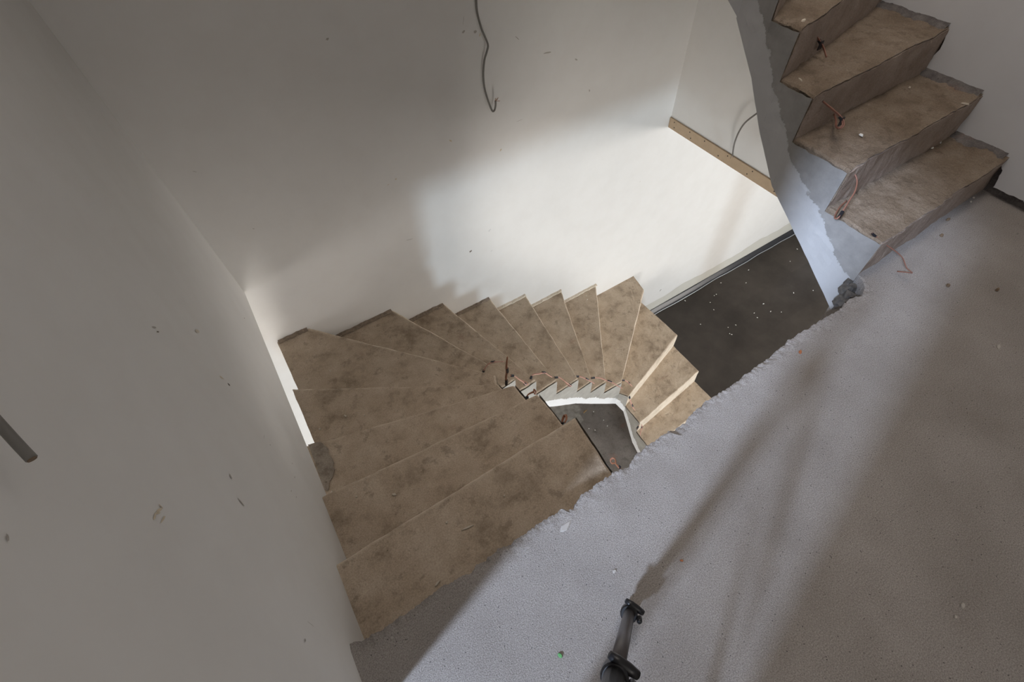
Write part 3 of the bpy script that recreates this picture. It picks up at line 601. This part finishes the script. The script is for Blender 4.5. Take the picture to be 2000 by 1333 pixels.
wl = {'landing edge': 'curled brown wire ring at the broken corner of the landing edge',
      'first': 'brown wire loop peeking out behind the first step below the landing',
      'second': 'hooked brown wire loop behind the second step below the landing',
      'third': 'upright twisted brown wire with black tape at the third step down',
      'fifth': 'arched wire with black tape rising at the inner end of the fifth winder',
      'sixth': 'pink wire loop with grey tape just right of the upright twisted wire',
      'seventh': 'arched pink and grey wire with a pale tip on the seventh step down',
      'eighth': 'pink wire loop lying down from the eighth step corner',
      'ninth': 'pink and blue wire over the ninth step corner of the lower stair',
      'tenth': 'long pink wire with black tape sagging across the tenth and eleventh steps',
      'twelfth': 'short pink wire with dark tip at the inner end of the twelfth step',
      'thirteenth': 'grey and pink wire hanging down the first bright riser of the return flight',
      'fourteenth': 'wire loop hanging over the second bright riser of the return flight'}
for k, p in LW.items():
    if k in ('landing edge', 'first', 'second', 'third'): wire_end(p, wl[k], 0.0021 if k == 'landing edge' else 0.003, ('copper', 'copper'), (0.05,) if k != 'third' else (0.04, 0.55), gap=0.002 if k == 'landing edge' else 0.006)
    elif k == 'fifth': wire_end(p, wl[k], 0.003, ('copper', 'pink'), (0.1, 0.62))
    else: wire_end(p, wl[k], 0.0034, ('pink', 'pink'), (0.06, 0.55))
ul = {'fourth': 'copper wire with black tape flags at the topmost visible step of the rising stair',
      'third': 'red-brown wire loop with black tape at the third step of the rising stair',
      'second': 'long hanging pink wire loop with grey tape at the second step of the rising stair',
      'first': 'thin red wire trailing from the first rising step onto the landing'}
for k, p in UW.items():
    t = wire_end(p, ul[k], 0.0026 if k != 'first' else 0.0018, ('redwire', 'redwire'), {'fourth': (0.02, 0.6), 'third': (0.02, 0.42), 'second': (0.6,), 'first': (0.02,)}[k])
    if k in ('fourth', 'third'):
        pp = spline(p, 5)
        for f in ((0.0, 0.6) if k == 'fourth' else (0.42,)):
            c = pp[min(len(pp) - 1, int(f * len(pp)))]
            obj('tape_flag', *boxes([(c.x - 0.010, c.x + 0.010, c.y - 0.012, c.y - 0.008, c.z - 0.026, c.z + 0.004)]), M['tape'], t)

# ------------------------------------------------------------------ tripod of the photographer
ft = Vector((0.303, 0.019, 0.0)); ap = Vector((-0.072, -0.105, 1.0))
tri = empty('tripod', (ap.x, ap.y, 0), 'dark grey camera tripod with one leg standing on the landing', 'tripod')
obj('centre_column', *tube([ap - Vector((0, 0, 0.12)), ap + Vector((0, 0, 0.22))], 0.014, 16), M['tripod'], tri, True)
obj('hub', *tube([ap + Vector((0, 0, z)) for z in (-0.05, -0.045, 0.045, 0.05)], [0.03, 0.045, 0.045, 0.03], 20), M['tripod_black'], tri)
obj('head', *tube([ap + Vector((0, 0, z)) for z in (0.22, 0.225, 0.29, 0.30)], [0.022, 0.034, 0.034, 0.02], 20), M['tripod_black'], tri)
obj('plate', *boxes([(ap.x - 0.035, ap.x + 0.035, ap.y - 0.03, ap.y + 0.03, 1.30, 1.315)]), M['tripod_black'], tri)
rad = (ft - Vector((ap.x, ap.y, 0))); az = math.atan2(rad.y, rad.x); rl = rad.length
for q in range(3):
    a = az + [0, math.radians(178), math.radians(240)][q]
    f0 = Vector((ap.x + rl * math.cos(a), ap.y + rl * math.sin(a), 0)); f1 = ap + Vector((0.03 * math.cos(a), 0.03 * math.sin(a), 0))
    L = lambda t: f0 + (f1 - f0) * t
    leg = obj('leg', *tube([L(0.58), L(1.0)], 0.0165, 20), M['tripod_black'], tri, True)
    obj('middle_tube', *tube([L(0.075), L(0.6)], 0.0128, 20), M['tripod'], leg, True)
    groove = (f1 - f0).cross(Vector((-math.sin(a), math.cos(a), 0))).normalized(); sd = Vector((-math.sin(a), math.cos(a), 0))
    gd = (-groove * 0.6 - sd * 0.8) if (-groove).z > 0 else (groove * 0.6 - sd * 0.8)
    obj('groove', *tube([L(0.10) + gd * 0.0122, L(0.55) + gd * 0.0122], 0.0018, 6), M['tripod_black'], leg)
    obj('lower_tube', *tube([L(0.018), L(0.09)], 0.0105, 16), M['tripod'], leg, True)
    obj('rubber_foot', *tube([L(0.012), L(0.02), L(0.03)], [0.010, 0.015, 0.013], 14), M['rubber'], leg)
    for tc in (0.075, 0.565):
        obj('clamp', *tube([L(tc - 0.022), L(tc - 0.016), L(tc + 0.010), L(tc + 0.014)], [0.017, 0.021, 0.021, 0.018], 20), M['tripod_black'], leg)
        c = L(tc) - sd * 0.0
        u = (f1 - f0).normalized(); front = sd.cross(u)
        if front.z < 0: front = -front
        # flip lever lying across the clamp
        pts = [c + front * 0.021 + sd * x + u * z for x, z in ((0.022, 0.010), (0.008, 0.006), (-0.010, 0.000), (-0.026, -0.008))]
        obj('lever', *tube(pts, [0.006, 0.0085, 0.009, 0.007], 10), M['tripod_black'], leg, True)
        k = c - sd * 0.026 + front * 0.006
        obj('lever_pin', *tube([k + u * 0.03, k - u * 0.012], 0.0065, 12), M['tripod_black'], leg, True)

# ------------------------------------------------------------------ marks on the walls (thin smears, parts of their wall)
def smear(wall, c, l, wd, ang, m_, axis, seed):
    rnd = random.Random(seed); V = []; n = 9
    for i in range(n):
        a = 2 * math.pi * i / n; r = 0.65 + 0.5 * rnd.random()
        x, z = l / 2 * math.cos(a) * r, wd / 2 * math.sin(a) * r
        u, w_ = x * math.cos(ang) - z * math.sin(ang), x * math.sin(ang) + z * math.cos(ang)
        V.append((c[0] + u, YB - 0.0008 - seed % 100 * 4e-5, c[2] + w_) if axis == 'y' else (XL + 0.0008 + seed % 100 * 4e-5, c[1] + u, c[2] + w_))
    o = obj('scuff', V, [tuple(range(n))], M[m_], wall); return o
for i, (c, l, wd, a, m_) in enumerate(SB): smear(wall_back, c, l, wd, a, m_, 'y', i)
for i, (c, l, wd, a, m_) in enumerate(SL): smear(wall_left, c, l, wd, a, m_, 'x', 100 + i)
# damp, darker band of bare plaster along the foot of the lower wall
V, F = [], []
n = 120
for i in range(n + 1):
    x = 2.68 + 3.45 * i / n
    h = 0.20 + 0.10 * math.exp(-abs(x - 3.0) / 0.15) * 0 + 0.05 * nz((x, 0, 0), 2.2, 4) + 0.015 * nz((x, 0, 0), 9, 4) + 0.05 * (x - 2.7) / 3
    V += [(x, YB - 0.0006, ZLOW), (x, YB - 0.0006, ZLOW + h)]
for i in range(n): F.append((2 * i, 2 * i + 2, 2 * i + 3, 2 * i + 1))
obj('unpainted_band', V, F, plaster('unpainted_plaster', (0.62, 0.60, 0.54)), wall_back)

# ------------------------------------------------------------------ debris
def chip_mesh(c, l, wd, h, seed, ang=None):
    rnd = random.Random(seed); n = 7; ang = rnd.uniform(0, 3.14) if ang is None else ang
    V = []
    for lvl, s_ in ((0, 1.0), (1, 0.7)):
        for i in range(n):
            rr = random.Random(seed * 31 + i).uniform(0.7, 1.15) * s_; a = 2 * math.pi * i / n
            x, y = l / 2 * math.cos(a) * rr, wd / 2 * math.sin(a) * rr
            V.append((c[0] + x * math.cos(ang) - y * math.sin(ang), c[1] + x * math.sin(ang) + y * math.cos(ang), c[2] + lvl * h))
    F = [tuple(range(n))[::-1], tuple(range(n, 2 * n))] + [(i, (i + 1) % n, n + (i + 1) % n, n + i) for i in range(n)]
    return V, F
chip_l = ['pale sliver of plaster standing out near the landing edge on the first step', 'long pale plaster splinter in the middle of the first step', 'small pale plaster chip at the end of the long splinter',
          'tiny pale plaster chip near the inner end of the first step', 'round whitish chip near the left end of the second step', 'crumbled pale plaster bits right of the round chip on the second step',
          'bright white plaster chip at the wall end of the third step', 'small round white chip by the wall on the third step', 'round white chip near the left end of the fourth step',
          'flat pale plaster chip on the fourth step', 'narrow pale plaster chip right of the flat chip on the fourth step', 'pale plaster chip on the corner step',
          'upper of the two white chips on the eleventh step', 'lower of the two white chips on the eleventh step']
for i, ((c, l, wd), lb) in enumerate(zip(CHIP, chip_l)):
    tag(obj('plaster_chip', *chip_mesh((c[0], c[1], c[2] + 0.002), l, wd, 0.005, i + 1), M['chip']), lb, 'plaster chip', 'plaster chips on the lower staircase')
uch = ['white plaster flake in the middle of the second rising step', 'small white plaster flake at the back of the second rising step', 'narrow white plaster flake at the wall end of the second rising step',
       'whitish flake at the inner edge of the fourth rising step', 'thin white streak of plaster at the inner edge of the third rising step', 'larger white crumb at the back of the first rising step',
       'smaller white crumb at the back of the first rising step', 'oblong white crumb on the landing by the right wall', 'round white crumb on the landing close to the right wall corner']
for i, ((c, l, wd), lb) in enumerate(zip(UCHIP, uch)):
    tag(obj('plaster_flake', *chip_mesh((c[0], c[1], c[2] + 0.003), l, wd, 0.005, i + 40), M['crumb' if i in (0, 5, 6) else 'chip']), lb, 'plaster flake', 'plaster flakes on the rising stair')
fch = ['flat pale plaster flake on the landing near its broken edge', 'tiny pale flake on the landing in the left corner', 'small greyish flake on the landing left of the tripod shadow',
       'tiny pale flake on the landing at the lower right', 'pale oval flake on the landing at the lower right', 'faint whitish smear flake on the landing at the far right']
for i, ((c, l, wd), lb) in enumerate(zip(FCHIP, fch)):
    tag(obj('plaster_flake', *chip_mesh((c[0], c[1], 0.0015), l, wd, 0.002, i + 70, 0.3), M['floorflake']), lb, 'plaster flake', 'plaster flakes on the landing')
tag(obj('plastic_bit', *chip_mesh((GREEN[0], GREEN[1], 0.002), 0.015, 0.011, 0.004, 5), M['green']), 'shiny green scrap lying on the landing left of the tripod', 'scrap')
tag(obj('orange_flake', *chip_mesh((ORANGE[0], ORANGE[1], 0.002), 0.012, 0.006, 0.003, 6), M['orange']), 'tiny orange flake on the landing beside the tripod shadow', 'flake')
tag(obj('brick_crumb', *chip_mesh((BRICK[0], BRICK[1], 0.002), 0.016, 0.012, 0.006, 8), M['orange']), 'reddish crumb near the landing edge above the dark lower floor', 'crumb')
for i, (p, lb) in enumerate(zip(PEB, ['brown pebble on the landing in front of the rising stair', 'small brown pebble at the far right of the landing', 'grey-brown pebble just below the first rising step', 'dark pebble close to the first rising step'])):
    tag(obj('pebble', *chip_mesh((p[0], p[1], 0.002), 0.016, 0.013, 0.01, 90 + i), M['pebble']), lb, 'pebble')
for i, p in enumerate(FLOORCRUMB):
    tag(obj('crumb', *chip_mesh((p[0], p[1], ZLOW + 0.001), 0.011 + 0.005 * (i % 3), 0.010, 0.005, 120 + i), M['crumb']),
        'white plaster crumb scattered on the dark lower floor beside the wall', 'crumb', 'white crumbs on the dark lower floor')
for i, p in enumerate(WELLCRUMB):
    tag(obj('crumb', *chip_mesh((p[0], p[1], ZLOW + 0.001), 0.013, 0.010, 0.005, 160 + i), M['crumb']),
        'white plaster crumb on the floor at the bottom of the open well', 'crumb', 'white crumbs at the bottom of the well')
tag(obj('wood_flake', *chip_mesh((WELLFLAKE[0], WELLFLAKE[1], ZLOW + 0.001), 0.06, 0.02, 0.006, 180, 0.2), M['flake']), 'brown wood flake on the floor at the bottom of the open well', 'flake')
# bare, speckled concrete patch on the lower floor under the first flight
obj('floor_sheet', *boxes([(0.2, 2.1, -1.2, 2.0, ZLOW, ZLOW + 0.002)]), M['sheet'], floor_low)
obj('bare_patch', [(x, y, ZLOW + 0.003) for x, y in WELLPATCH], [tuple(range(len(WELLPATCH)))], M['bare'], floor_low)
# mortar rubble beside the rising stair, coloured dark for the shade in the notch
for i, (x, y, z, s_) in enumerate([(1.700, 0.385, -0.035, 0.05), (1.735, 0.405, -0.03, 0.055), (1.770, 0.425, -0.02, 0.05), (1.785, 0.450, -0.012, 0.04), (1.715, 0.42, -0.05, 0.05), (1.75, 0.44, -0.03, 0.045)]):
    V, F = chip_mesh((x + 0.012, y - 0.008, z - 0.045), s_ * 1.1, s_ * 0.8, 0.03, 300 + i); obj('mortar_rubble', V, F, M['rubble'], floor)
